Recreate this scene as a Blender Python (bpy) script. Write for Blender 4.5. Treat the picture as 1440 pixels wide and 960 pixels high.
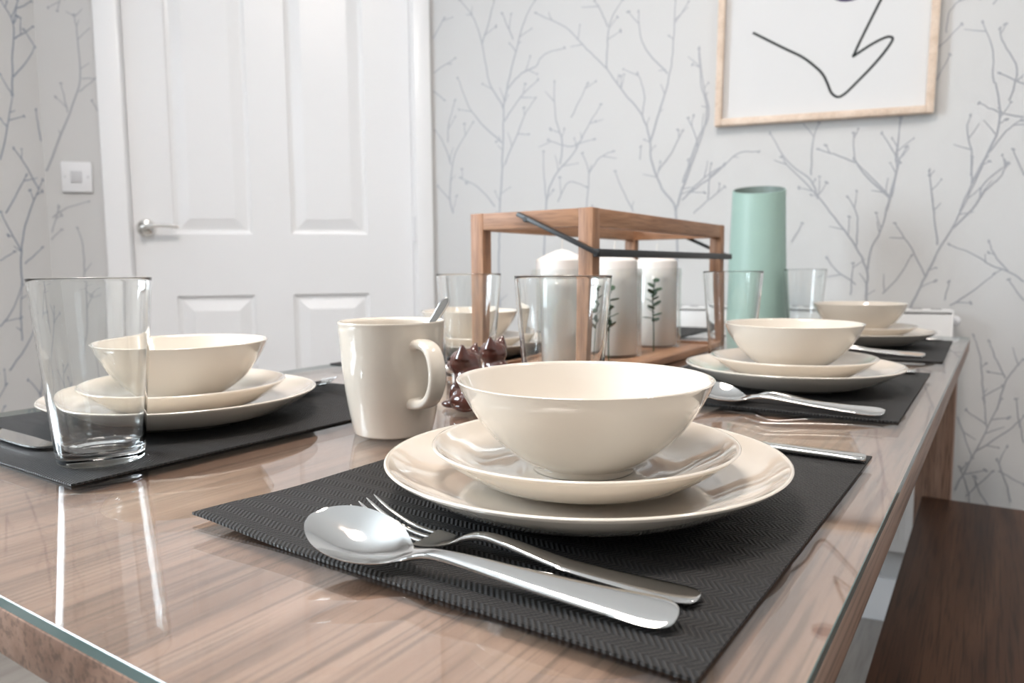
import bpy, bmesh, math, random
from mathutils import Vector, Matrix
from math import sin, cos, pi, radians

for o in list(bpy.data.objects):
    bpy.data.objects.remove(o, do_unlink=True)
scene = bpy.context.scene
COL = scene.collection
random.seed(7)

# ------------------------------------------------------------------ camera
# world: Z up, floor at 0, X across the dining table, Y along it
TT = 0.760                       # height of the glass table surface
YAW, PITCH, ROLL, FPX = 0.5876, 0.0989, 0.0079, 1034.7
cam_data = bpy.data.cameras.new('camera')
cam = bpy.data.objects.new('camera', cam_data)
COL.objects.link(cam)
cam_data.sensor_width = 36.0
cam_data.lens = FPX * 36.0 / 1440.0
cam_data.clip_start = 0.02
cam_data.dof.use_dof = True
cam_data.dof.focus_distance = 0.47
cam_data.dof.aperture_fstop = 10.0
_f = Vector((-sin(YAW), cos(YAW), 0)); _r = Vector((cos(YAW), sin(YAW), 0)); _u = Vector((0, 0, 1))
_F = _f * cos(PITCH) - _u * sin(PITCH)
_U = _u * cos(PITCH) + _f * sin(PITCH)
_cx = _r * cos(ROLL) - _U * sin(ROLL)
_cy = _r * sin(ROLL) + _U * cos(ROLL)
_m = Matrix((_cx, _cy, -_F)).transposed().to_4x4()
_m.translation = Vector((0, 0, TT + 0.1503))
cam.matrix_world = _m
scene.camera = cam

# ------------------------------------------------------------------ world, light, exposure
world = bpy.data.worlds.new('world'); scene.world = world
world.use_nodes = True
world.node_tree.nodes['Background'].inputs[0].default_value = (0.80, 0.90, 1.0, 1)
world.node_tree.nodes['Background'].inputs[1].default_value = 1.0
scene.view_settings.view_transform = 'Standard'
scene.view_settings.look = 'None'
scene.view_settings.exposure = 0.86
scene.view_settings.gamma = 1.0
scene.view_settings.use_curve_mapping = False
LAMP_E = 21.5          # emission of the added round ceiling lamp
SPOT_E = 260.0         # emission of the small downlight lenses
WINDOW_W = 58.0        # daylight through the added window (watts)

# ------------------------------------------------------------------ helpers
def tag(o, label=None, cat=None, group=None, kind=None):
    if label: o['label'] = label
    if cat: o['category'] = cat
    if group: o['group'] = group
    if kind: o['kind'] = kind
    return o

def thing(name, label, cat, loc=(0, 0, 0), rz=0.0, group=None):
    o = bpy.data.objects.new(name, None)
    o.empty_display_size = 0.02
    COL.objects.link(o)
    o.location = loc; o.rotation_euler = (0, 0, rz)
    return tag(o, label, cat, group)

def mesh_of(bm, name, smooth=True, angle=40):
    bmesh.ops.recalc_face_normals(bm, faces=bm.faces[:])
    me = bpy.data.meshes.new(name)
    bm.to_mesh(me); bm.free()
    if smooth:
        for p in me.polygons: p.use_smooth = True
        me.set_sharp_from_angle(angle=radians(angle))
    return me

def obj(name, me, mat=None, parent=None, loc=(0, 0, 0), rot=(0, 0, 0)):
    if isinstance(me, bmesh.types.BMesh): me = mesh_of(me, name)
    if mat is not None and len(me.materials) == 0: me.materials.append(mat)
    o = bpy.data.objects.new(name, me)
    COL.objects.link(o)
    o.location = loc; o.rotation_euler = rot
    if parent is not None: o.parent = parent
    return o

def copy_tree(o, parent=None):
    c = o.copy(); COL.objects.link(c)
    if parent is not None: c.parent = parent
    for ch in list(o.children): copy_tree(ch, c)
    return c

def box_bm(x0, x1, y0, y1, z0, z1, bev=0.0, seg=2, bm=None):
    b = bmesh.new()
    vs = [b.verts.new((x, y, z)) for x in (x0, x1) for y in (y0, y1) for z in (z0, z1)]
    for f in ((0,1,3,2), (4,6,7,5), (0,4,5,1), (2,3,7,6), (0,2,6,4), (1,5,7,3)):
        b.faces.new([vs[i] for i in f])
    if bev > 0:
        bmesh.ops.bevel(b, geom=b.edges[:], offset=bev, segments=seg, affect='EDGES', profile=0.5)
    if bm is None: return b
    me = bpy.data.meshes.new('tmp'); b.to_mesh(me); b.free(); bm.from_mesh(me); bpy.data.meshes.remove(me)
    return bm

def lathe_bm(prof, seg=96, bm=None):
    bm = bm or bmesh.new()
    rings = []
    for r, z in prof:
        if r < 1e-6: rings.append([bm.verts.new((0, 0, z))])
        else: rings.append([bm.verts.new((r*cos(2*pi*i/seg), r*sin(2*pi*i/seg), z)) for i in range(seg)])
    for a, b in zip(rings, rings[1:]):
        for i in range(seg):
            j = (i + 1) % seg
            if len(a) == 1 and len(b) == 1: continue
            if len(a) == 1: bm.faces.new((a[0], b[i], b[j]))
            elif len(b) == 1: bm.faces.new((a[i], a[j], b[0]))
            else: bm.faces.new((a[i], a[j], b[j], b[i]))
    return bm

def smooth_prof(pts, n=6):
    """Catmull-Rom through profile points."""
    out = []
    P = [Vector(p) for p in pts]
    for i in range(len(P) - 1):
        p0 = P[max(i-1, 0)]; p1 = P[i]; p2 = P[i+1]; p3 = P[min(i+2, len(P)-1)]
        for k in range(n):
            t = k / n
            out.append(0.5*((2*p1) + (p2-p0)*t + (2*p0-5*p1+4*p2-p3)*t*t + (3*p1-p0-3*p2+p3)*t**3))
    out.append(P[-1])
    return out

def tube_bm(path, rad, seg=10, bm=None, cap=True, flat=1.0):
    bm = bm or bmesh.new()
    P = [Vector(p) for p in path]
    n = len(P); rings = []
    ref = Vector((0, 0, 1))
    for i, p in enumerate(P):
        t = (P[min(i+1, n-1)] - P[max(i-1, 0)]).normalized()
        s = t.cross(ref)
        if s.length < 1e-4: s = t.cross(Vector((1, 0, 0)))
        s.normalize(); u = s.cross(t)
        r = rad[i] if isinstance(rad, (list, tuple)) else rad
        rings.append([bm.verts.new(p + s*r*cos(2*pi*k/seg) + u*r*flat*sin(2*pi*k/seg)) for k in range(seg)])
    for a, b in zip(rings, rings[1:]):
        for k in range(seg):
            bm.faces.new((a[k], a[(k+1) % seg], b[(k+1) % seg], b[k]))
    if cap:
        bm.faces.new(rings[0]); bm.faces.new(rings[-1][::-1])
    return bm

def strip_bm(st, m=10, bm=None):
    """Loft along x; station = (x, z, halfwidth, thickness, dish, y)."""
    bm = bm or bmesh.new()
    rings = []
    for (x, z, hw, th, dish, y) in st:
        top = []; bot = []
        for k in range(m + 1):
            j = -1 + 2*k/m
            e = th*0.5*(1 - 0.75*abs(j)**4)
            zz = z + dish*j*j
            top.append(bm.verts.new((x, y + hw*j, zz + e)))
            bot.append(bm.verts.new((x, y + hw*j, zz - e)))
        rings.append(top + bot[::-1])
    for a, b in zip(rings, rings[1:]):
        L = len(a)
        for k in range(L):
            bm.faces.new((a[k], a[(k+1) % L], b[(k+1) % L], b[k]))
    bm.faces.new(rings[0]); bm.faces.new(rings[-1][::-1])
    return bm

def interp(tab, n):
    """Catmull-Rom resample of station tuples."""
    return [tuple(v) for v in _cr(tab, n)]
def _cr(tab, n):
    out = []
    for i in range(len(tab) - 1):
        p0 = tab[max(i-1, 0)]; p1 = tab[i]; p2 = tab[i+1]; p3 = tab[min(i+2, len(tab)-1)]
        for k in range(n):
            t = k / n
            out.append([0.5*(2*b + (c-a)*t + (2*a-5*b+4*c-d)*t*t + (3*b-a-3*c+d)*t**3) for a, b, c, d in zip(p0, p1, p2, p3)])
    out.append(list(tab[-1]))
    return out

# ------------------------------------------------------------------ materials
def mat_new(name):
    m = bpy.data.materials.new(name); m.use_nodes = True
    nt = m.node_tree
    return m, nt, nt.nodes['Principled BSDF']

def plain(name, col, rough=0.5, metal=0.0, coat=0.0, spec=0.5, var=0.0, scale=30.0, bump=0.0):
    m, nt, b = mat_new(name)
    b.inputs['Base Color'].default_value = (*col, 1)
    b.inputs['Roughness'].default_value = rough
    b.inputs['Metallic'].default_value = metal
    b.inputs['Coat Weight'].default_value = coat
    b.inputs['Coat Roughness'].default_value = 0.03
    b.inputs['Specular IOR Level'].default_value = spec
    if var > 0 or bump > 0:
        tc = nt.nodes.new('ShaderNodeTexCoord'); nz = nt.nodes.new('ShaderNodeTexNoise')
        nz.inputs['Scale'].default_value = scale; nz.inputs['Detail'].default_value = 4
        nt.links.new(tc.outputs['Object'], nz.inputs['Vector'])
        if var > 0:
            mx = nt.nodes.new('ShaderNodeMix'); mx.data_type = 'RGBA'
            mx.inputs['A'].default_value = (*[c*(1-var) for c in col], 1)
            mx.inputs['B'].default_value = (*[min(1, c*(1+var)) for c in col], 1)
            nt.links.new(nz.outputs['Fac'], mx.inputs['Factor'])
            nt.links.new(mx.outputs['Result'], b.inputs['Base Color'])
        if bump > 0:
            bp = nt.nodes.new('ShaderNodeBump'); bp.inputs['Strength'].default_value = 0.4; bp.inputs['Distance'].default_value = bump
            nt.links.new(nz.outputs['Fac'], bp.inputs['Height']); nt.links.new(bp.outputs['Normal'], b.inputs['Normal'])
    return m

def wood(name, c_dark, c_mid, c_light, rough=0.45, stretch=(26, 1.6, 26), scale=1.0, pore=0.5):
    """Long grain along local Y."""
    m, nt, b = mat_new(name)
    N = nt.nodes; L = nt.links
    tc = N.new('ShaderNodeTexCoord')
    mp = N.new('ShaderNodeMapping'); mp.inputs['Scale'].default_value = tuple(s*scale for s in stretch)
    L.new(tc.outputs['Object'], mp.inputs['Vector'])
    n1 = N.new('ShaderNodeTexNoise'); n1.inputs['Scale'].default_value = 1.0; n1.inputs['Detail'].default_value = 6; n1.inputs['Distortion'].default_value = 0.9
    L.new(mp.outputs['Vector'], n1.inputs['Vector'])
    rp = N.new('ShaderNodeValToRGB')
    rp.color_ramp.elements[0].position = 0.30; rp.color_ramp.elements[0].color = (*c_dark, 1)
    rp.color_ramp.elements[1].position = 0.72; rp.color_ramp.elements[1].color = (*c_light, 1)
    e = rp.color_ramp.elements.new(0.5); e.color = (*c_mid, 1)
    L.new(n1.outputs['Fac'], rp.inputs['Fac'])
    mp2 = N.new('ShaderNodeMapping'); mp2.inputs['Scale'].default_value = tuple(s*scale for s in (stretch[0]*11, stretch[1]*6, stretch[2]*11))
    L.new(tc.outputs['Object'], mp2.inputs['Vector'])
    n2 = N.new('ShaderNodeTexNoise'); n2.inputs['Scale'].default_value = 1.0; n2.inputs['Detail'].default_value = 3
    L.new(mp2.outputs['Vector'], n2.inputs['Vector'])
    r2 = N.new('ShaderNodeValToRGB'); r2.color_ramp.elements[0].position = 0.36; r2.color_ramp.elements[1].position = 0.52
    r2.color_ramp.elements[0].color = (1-pore, 1-pore, 1-pore, 1); r2.color_ramp.elements[1].color = (1, 1, 1, 1)
    L.new(n2.outputs['Fac'], r2.inputs['Fac'])
    mx = N.new('ShaderNodeMix'); mx.data_type = 'RGBA'; mx.blend_type = 'MULTIPLY'; mx.inputs['Factor'].default_value = 1.0
    L.new(rp.outputs['Color'], mx.inputs['A']); L.new(r2.outputs['Color'], mx.inputs['B'])
    L.new(mx.outputs['Result'], b.inputs['Base Color'])
    bp = N.new('ShaderNodeBump'); bp.inputs['Strength'].default_value = 0.25; bp.inputs['Distance'].default_value = 0.0004
    L.new(n2.outputs['Fac'], bp.inputs['Height']); L.new(bp.outputs['Normal'], b.inputs['Normal'])
    b.inputs['Roughness'].default_value = rough
    return m

M = {}
M['cream'] = plain('cream_glaze', (0.69, 0.62, 0.535), 0.10, coat=1.0)
M['mug'] = plain('mug_glaze', (0.715, 0.64, 0.55), 0.12, coat=0.6)
M['steel'] = plain('polished_steel', (0.74, 0.73, 0.71), 0.075, metal=1.0)
M['wallpaper'] = plain('wallpaper_ground', (0.63, 0.625, 0.62), 0.55, var=0.03, scale=3.0, bump=0.0003)
M['print'] = plain('wallpaper_silver_print', (0.41, 0.42, 0.45), 0.45, metal=0.1)
M['print_cool_lit'] = plain('wallpaper_silver_print_cool_lit', (0.30, 0.335, 0.40), 0.45, metal=0.1)  # same silver print, the left wall's cool light put into its colour
M['white_paint'] = plain('white_gloss_paint', (0.90, 0.90, 0.91), 0.32, var=0.01, scale=5)
M['wall_paint'] = plain('grey_wall_paint', (0.40, 0.39, 0.38), 0.7, var=0.02)
M['ceiling'] = plain('ceiling_paint', (0.85, 0.85, 0.85), 0.8, var=0.01)
M['floor'] = wood('floor_vinyl', (0.30, 0.27, 0.24), (0.36, 0.33, 0.30), (0.42, 0.39, 0.36), 0.5, (12, 1.2, 12), 1.0, 0.15)
M['white_plastic'] = plain('white_plastic', (0.82, 0.82, 0.84), 0.35, var=0.01)
M['rocker'] = plain('grey_plastic', (0.60, 0.60, 0.62), 0.4)
M['chrome'] = plain('chrome', (0.82, 0.80, 0.77), 0.12, metal=1.0)
M['frame_wood'] = wood('pale_frame_wood', (0.68, 0.52, 0.40), (0.76, 0.60, 0.48), (0.82, 0.67, 0.55), 0.5, (26, 1.6, 26), 1.0, 0.12)
M['paper'] = plain('white_paper', (0.70, 0.695, 0.695), 0.7)
M['ink'] = plain('black_ink', (0.012, 0.016, 0.016), 0.6)
M['purple_ink'] = plain('violet_ink', (0.045, 0.03, 0.10), 0.6)
M['oak'] = wood('limed_oak', (0.195, 0.108, 0.072), (0.305, 0.182, 0.128), (0.385, 0.245, 0.180), 0.42, (30, 1.5, 30), 1.0, 0.42)
M['walnut'] = wood('dark_bench_wood', (0.034, 0.014, 0.007), (0.072, 0.032, 0.017), (0.110, 0.052, 0.029), 0.50, (22, 1.3, 22), 1.0, 0.5)
M['walnut'].node_tree.nodes['Principled BSDF'].inputs['Specular IOR Level'].default_value = 0.25
M['acacia'] = wood('lantern_wood', (0.23, 0.105, 0.05), (0.38, 0.195, 0.105), (0.52, 0.30, 0.18), 0.55, (40, 3.5, 40), 1.0, 0.25)
M['acacia_x'] = wood('lantern_wood_cross', (0.23, 0.105, 0.05), (0.38, 0.195, 0.105), (0.52, 0.30, 0.18), 0.55, (3.5, 40, 40), 1.0, 0.25)
M['acacia_z'] = wood('lantern_wood_upright', (0.23, 0.105, 0.05), (0.38, 0.195, 0.105), (0.52, 0.30, 0.18), 0.55, (40, 40, 3.5), 1.0, 0.25)
M['black_metal'] = plain('black_iron', (0.018, 0.018, 0.019), 0.45, var=0.2, scale=60)
M['wax'] = plain('white_wax', (0.84, 0.81, 0.78), 0.5)
M['wax'].node_tree.nodes['Principled BSDF'].inputs['Subsurface Weight'].default_value = 0.25
M['wax'].node_tree.nodes['Principled BSDF'].inputs['Subsurface Radius'].default_value = (0.01, 0.008, 0.006)
M['wick'] = plain('cotton_wick', (0.75, 0.73, 0.70), 0.9)
M['leaf'] = plain('green_leaf', (0.055, 0.105, 0.06), 0.5, var=0.3, scale=80)
M['brown_glaze'] = plain('chocolate_glaze', (0.080, 0.026, 0.018), 0.12, coat=0.7)
M['white_glaze'] = plain('white_glaze', (0.80, 0.73, 0.66), 0.18, coat=0.6)
M['mint'] = plain('mint_glaze', (0.33, 0.475, 0.42), 0.45, var=0.02, scale=8)
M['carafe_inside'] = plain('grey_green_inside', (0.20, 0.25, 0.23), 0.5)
M['radiator'] = plain('radiator_enamel', (0.85, 0.84, 0.83), 0.35)
M['slot'] = plain('dark_slot', (0.25, 0.25, 0.25), 0.6)
M['rubber'] = plain('black_foot', (0.02, 0.02, 0.02), 0.6)

def glass_mat(name, ior=1.47, tint=(1, 1, 1)):
    m, nt, b = mat_new(name)
    b.inputs['Base Color'].default_value = (*tint, 1)
    b.inputs['Transmission Weight'].default_value = 1.0
    b.inputs['Roughness'].default_value = 0.0
    b.inputs['IOR'].default_value = ior
    return m
M['glass'] = glass_mat('clear_glass', 1.47, (0.985, 0.995, 0.99))

def sheet_glass(name):
    """Clear flat sheet: fresnel mix of mirror reflection and clear transmission."""
    m = bpy.data.materials.new(name); m.use_nodes = True
    nt = m.node_tree; nt.nodes.clear()
    out = nt.nodes.new('ShaderNodeOutputMaterial'); mx = nt.nodes.new('ShaderNodeMixShader')
    tr = nt.nodes.new('ShaderNodeBsdfTransparent'); tr.inputs[0].default_value = (0.975, 0.985, 0.98, 1)
    gl = nt.nodes.new('ShaderNodeBsdfGlossy'); gl.inputs['Roughness'].default_value = 0.012
    gl.inputs['Color'].default_value = (1, 1, 1, 1)
    fr = nt.nodes.new('ShaderNodeFresnel')
    # a ray leaving the thin sheet meets the same 1.5 step as one entering it
    ge = nt.nodes.new('ShaderNodeNewGeometry'); mr = nt.nodes.new('ShaderNodeMapRange')
    mr.inputs['To Min'].default_value = 1.5; mr.inputs['To Max'].default_value = 1/1.5
    nt.links.new(ge.outputs['Backfacing'], mr.inputs['Value']); nt.links.new(mr.outputs[0], fr.inputs['IOR'])
    nt.links.new(fr.outputs[0], mx.inputs[0]); nt.links.new(tr.outputs[0], mx.inputs[1]); nt.links.new(gl.outputs[0], mx.inputs[2])
    nt.links.new(mx.outputs[0], out.inputs[0])
    return m
M['sheet_glass'] = sheet_glass('table_glass')
M['glass_edge'] = plain('green_glass_edge', (0.11, 0.175, 0.17), 0.15, coat=0.3)

def emit(name, col, e):
    m = bpy.data.materials.new(name); m.use_nodes = True
    nt = m.node_tree; nt.nodes.clear()
    out = nt.nodes.new('ShaderNodeOutputMaterial'); em = nt.nodes.new('ShaderNodeEmission')
    em.inputs[0].default_value = (*col, 1); em.inputs[1].default_value = e
    nt.links.new(em.outputs[0], out.inputs[0])
    return m

def weave_mat():
    m, nt, b = mat_new('black_woven_vinyl')
    N = nt.nodes; L = nt.links
    tc = N.new('ShaderNodeTexCoord'); sp = N.new('ShaderNodeSeparateXYZ'); L.new(tc.outputs['Object'], sp.inputs[0])
    def mth(op, a, v=None, c=None):
        n = N.new('ShaderNodeMath'); n.operation = op
        for i, s in enumerate((a, v, c)):
            if s is None: continue
            if isinstance(s, (int, float)): n.inputs[i].default_value = s
            else: L.new(s, n.inputs[i])
        return n.outputs[0]
    X = sp.outputs['X']; Y = sp.outputs['Y']
    tri = mth('PINGPONG', Y, 0.0080)
    ph = mth('ADD', X, mth('MULTIPLY', tri, 0.75))
    s1 = mth('SINE', mth('MULTIPLY', ph, 2*pi/0.0033))
    s2 = mth('SINE', mth('MULTIPLY', Y, 2*pi/0.00165))
    hgt = mth('ADD', mth('MULTIPLY', s1, 0.5), mth('MULTIPLY', s2, 0.28))
    fac = mth('MULTIPLY_ADD', hgt, 0.62, 0.40)
    rp = N.new('ShaderNodeValToRGB')
    rp.color_ramp.elements[0].position = 0.30; rp.color_ramp.elements[0].color = (0.006, 0.006, 0.0065, 1)
    rp.color_ramp.elements[1].position = 0.95; rp.color_ramp.elements[1].color = (0.042, 0.037, 0.034, 1)
    L.new(fac, rp.inputs['Fac']); L.new(rp.outputs['Color'], b.inputs['Base Color'])
    bp = N.new('ShaderNodeBump'); bp.inputs['Strength'].default_value = 0.8; bp.inputs['Distance'].default_value = 0.0007
    L.new(hgt, bp.inputs['Height']); L.new(bp.outputs['Normal'], b.inputs['Normal'])
    b.inputs['Roughness'].default_value = 0.55
    b.inputs['Specular IOR Level'].default_value = 0.35
    return m
M['weave'] = weave_mat()

# ================================================================== THE ROOM
C11, S11 = cos(radians(11)), sin(radians(11))
C1 = Vector((-1.489, 1.800)); DP = Vector((C11, S11))
DD = Vector((-0.68621, -0.72741)); C2 = C1 + DD*1.08
DL = Vector((S11, -C11))
H = 2.40; PLEN = 3.0; LLEN = 3.7
C0 = C1 + DP*PLEN                       # right end of the picture wall
C3 = C2 + DL*LLEN                       # near end of the left wall

def wframe(O, d, off=0.0, z=0.0, inward=1):
    """local x along the wall, local z up, local +y into the room when inward=1 (x reversed sense handled by caller)."""
    y = Vector((-d.y, d.x))
    m = Matrix(((d.x, y.x, 0, O.x), (d.y, y.y, 0, O.y), (0, 0, 1, z), (0, 0, 0, 1)))
    return m

def wobj(name, bm, mat, O, d, parent=None):
    o = obj(name, bm, mat, parent)
    o.matrix_world = wframe(O, d)
    return o

# floor and ceiling: one polygon each, following the walls
corners = [C1, C2, C3, C3 + DP*((C0 + DL*4.9 - C3).dot(DP)), C0]
def slab(z0, z1):
    b = bmesh.new()
    lo = [b.verts.new((p.x, p.y, z0)) for p in corners]; hi = [b.verts.new((p.x, p.y, z1)) for p in corners]
    b.faces.new(lo); b.faces.new(hi[::-1]); n = len(lo)
    for i in range(n): b.faces.new((lo[i], lo[(i+1) % n], hi[(i+1) % n], hi[i]))
    return b
tag(obj('floor', mesh_of(slab(-0.1, 0), 'floor', False), M['floor']), 'pale grey brown floor under the dining table', kind='structure')
tag(obj('ceiling', mesh_of(slab(H, H + 0.1), 'ceiling', False), M['ceiling']), 'plain white ceiling', kind='structure')

# picture wall (inward is local -y), door wall and left wall (inward is local +y)
wall_p = wobj('wall_back', box_bm(-0.05, PLEN + 0.1, 0, 0.1, 0, H), M['wallpaper'], C1, DP)
tag(wall_p, 'pale grey wallpapered wall behind the framed picture', kind='structure')
b = box_bm(-0.04, 0.050, -0.1, 0, 0, H); box_bm(0.882, 1.12, -0.1, 0, 0, H, bm=b); box_bm(0.050, 0.882, -0.1, 0, 2.06, H, bm=b)
wall_d = wobj('wall_door', b, M['wallpaper'], C1, DD)
tag(wall_d, 'short wallpapered wall around the white door', kind='structure')
W0, W1, WZ0, WZ1 = 1.10, 2.00, 0.95, 2.10            # opening for the added window in the left wall
b = box_bm(-0.05, W0, -0.1, 0, 0, H); box_bm(W1, LLEN + 0.1, -0.1, 0, 0, H, bm=b)
box_bm(W0, W1, -0.1, 0, 0, WZ0, bm=b); box_bm(W0, W1, -0.1, 0, WZ1, H, bm=b)
wall_l = wobj('wall_left', b, M['wallpaper'], C2, DL)
tag(wall_l, 'wallpapered wall left of the light switch', kind='structure')
Cq = corners[3]
wall_r = wobj('wall_right', box_bm(0, (Cq - C0).length, 0, 0.1, 0, H), M['wallpaper'], C0, DL)
tag(wall_r, 'wallpapered wall on the bench side', kind='structure')
wall_n = wobj('wall_near', box_bm(-0.05, (Cq - C3).length + 0.05, -0.1, 0, 0, H), M['wall_paint'], C3, DP)
tag(wall_n, 'plain grey painted wall behind the viewer', kind='structure')

def skirt(name, O, d, x0, x1, sgn, label):
    b = box_bm(x0, x1, min(0, sgn*0.016), max(0, sgn*0.016), 0, 0.115, 0.004)
    tag(wobj(name, b, M['white_paint'], O, d), label, kind='structure')
skirt('baseboard_back', C1, DP, 0.02, PLEN, -1, 'white skirting board below the picture wall')
skirt('baseboard_left', C2, DL, 0.02, LLEN, 1, 'white skirting board along the left wall')
skirt('baseboard_door', C1, DD, 0.945, 1.07, 1, 'short white skirting board beside the door')

# made-up window out of view, added for highlights from the left: frame, glazing bar, pane, and daylight outside it
b = bmesh.new()
for a in ((W0, W0+0.05, WZ0, WZ1), (W1-0.05, W1, WZ0, WZ1), (W0, W1, WZ0, WZ0+0.05), (W0, W1, WZ1-0.05, WZ1), ((W0+W1)/2-0.025, (W0+W1)/2+0.025, WZ0, WZ1)):
    box_bm(a[0], a[1], -0.08, -0.02, a[2], a[3], bm=b)
win = wobj('added_window_1', b, M['white_paint'], C2, DL)
tag(win, 'added white framed window, out of view in the left wall', kind='structure')
pane = obj('added_window_pane', box_bm(W0+0.04, W1-0.04, -0.053, -0.047, WZ0+0.04, WZ1-0.04), M['sheet_glass'], win)
ld = bpy.data.lights.new('daylight', 'AREA'); ld.shape = 'RECTANGLE'; ld.size = W1 - W0; ld.size_y = WZ1 - WZ0
ld.energy = WINDOW_W; ld.color = (0.80, 0.90, 1.0)
lo = bpy.data.objects.new('daylight', ld); COL.objects.link(lo)
_p = C2 + DL*((W0+W1)/2) - Vector((C11, S11))*0.16
lo.location = (_p.x, _p.y, (WZ0+WZ1)/2)
lo.rotation_euler = Vector((C11, S11, -0.05)).to_track_quat('-Z', 'Y').to_euler()

# ceiling lamps, all out of view; the two large ones are added
def unseen_ceiling_lamp(x, y, r, e, label, col, name='unseen_ceiling_lamp'):
    t = thing(name, label, 'lamp', (x, y, H))
    ro = r*1.12
    obj('lamp_ring', lathe_bm([(0, 0), (ro, 0), (ro, -0.022), (ro-0.006, -0.030), (r, -0.030), (r, -0.012), (0, -0.012)], 48), M['white_plastic'], t)
    obj('diffuser', lathe_bm([(0, -0.013), (r*0.99, -0.013), (r*0.97, -0.028), (r*0.6, -0.034), (0, -0.036)], 48), emit('lamp_light_%g' % e, col, e), t)
unseen_ceiling_lamp(-0.50, 0.36, 0.26, LAMP_E, 'unseen large round ceiling lamp added above the dining table', (1.0, 0.905, 0.835))  # invented lamp, placed to account for the overhead light
unseen_ceiling_lamp(-0.25, -1.30, 0.22, LAMP_E*0.5, 'unseen round lamp added as fill light behind the viewer', (1.0, 0.905, 0.835))  # added at half strength to fill the viewer's side of the bowls
for i, (x, y) in enumerate(((0.30, 1.15), (0.42, 1.02))):
    unseen_ceiling_lamp(x, y, 0.03, SPOT_E, ['small recessed downlight nearer the picture wall', 'small recessed downlight nearer the bench'][i], (1.0, 0.94, 0.86), 'downlight')

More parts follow.
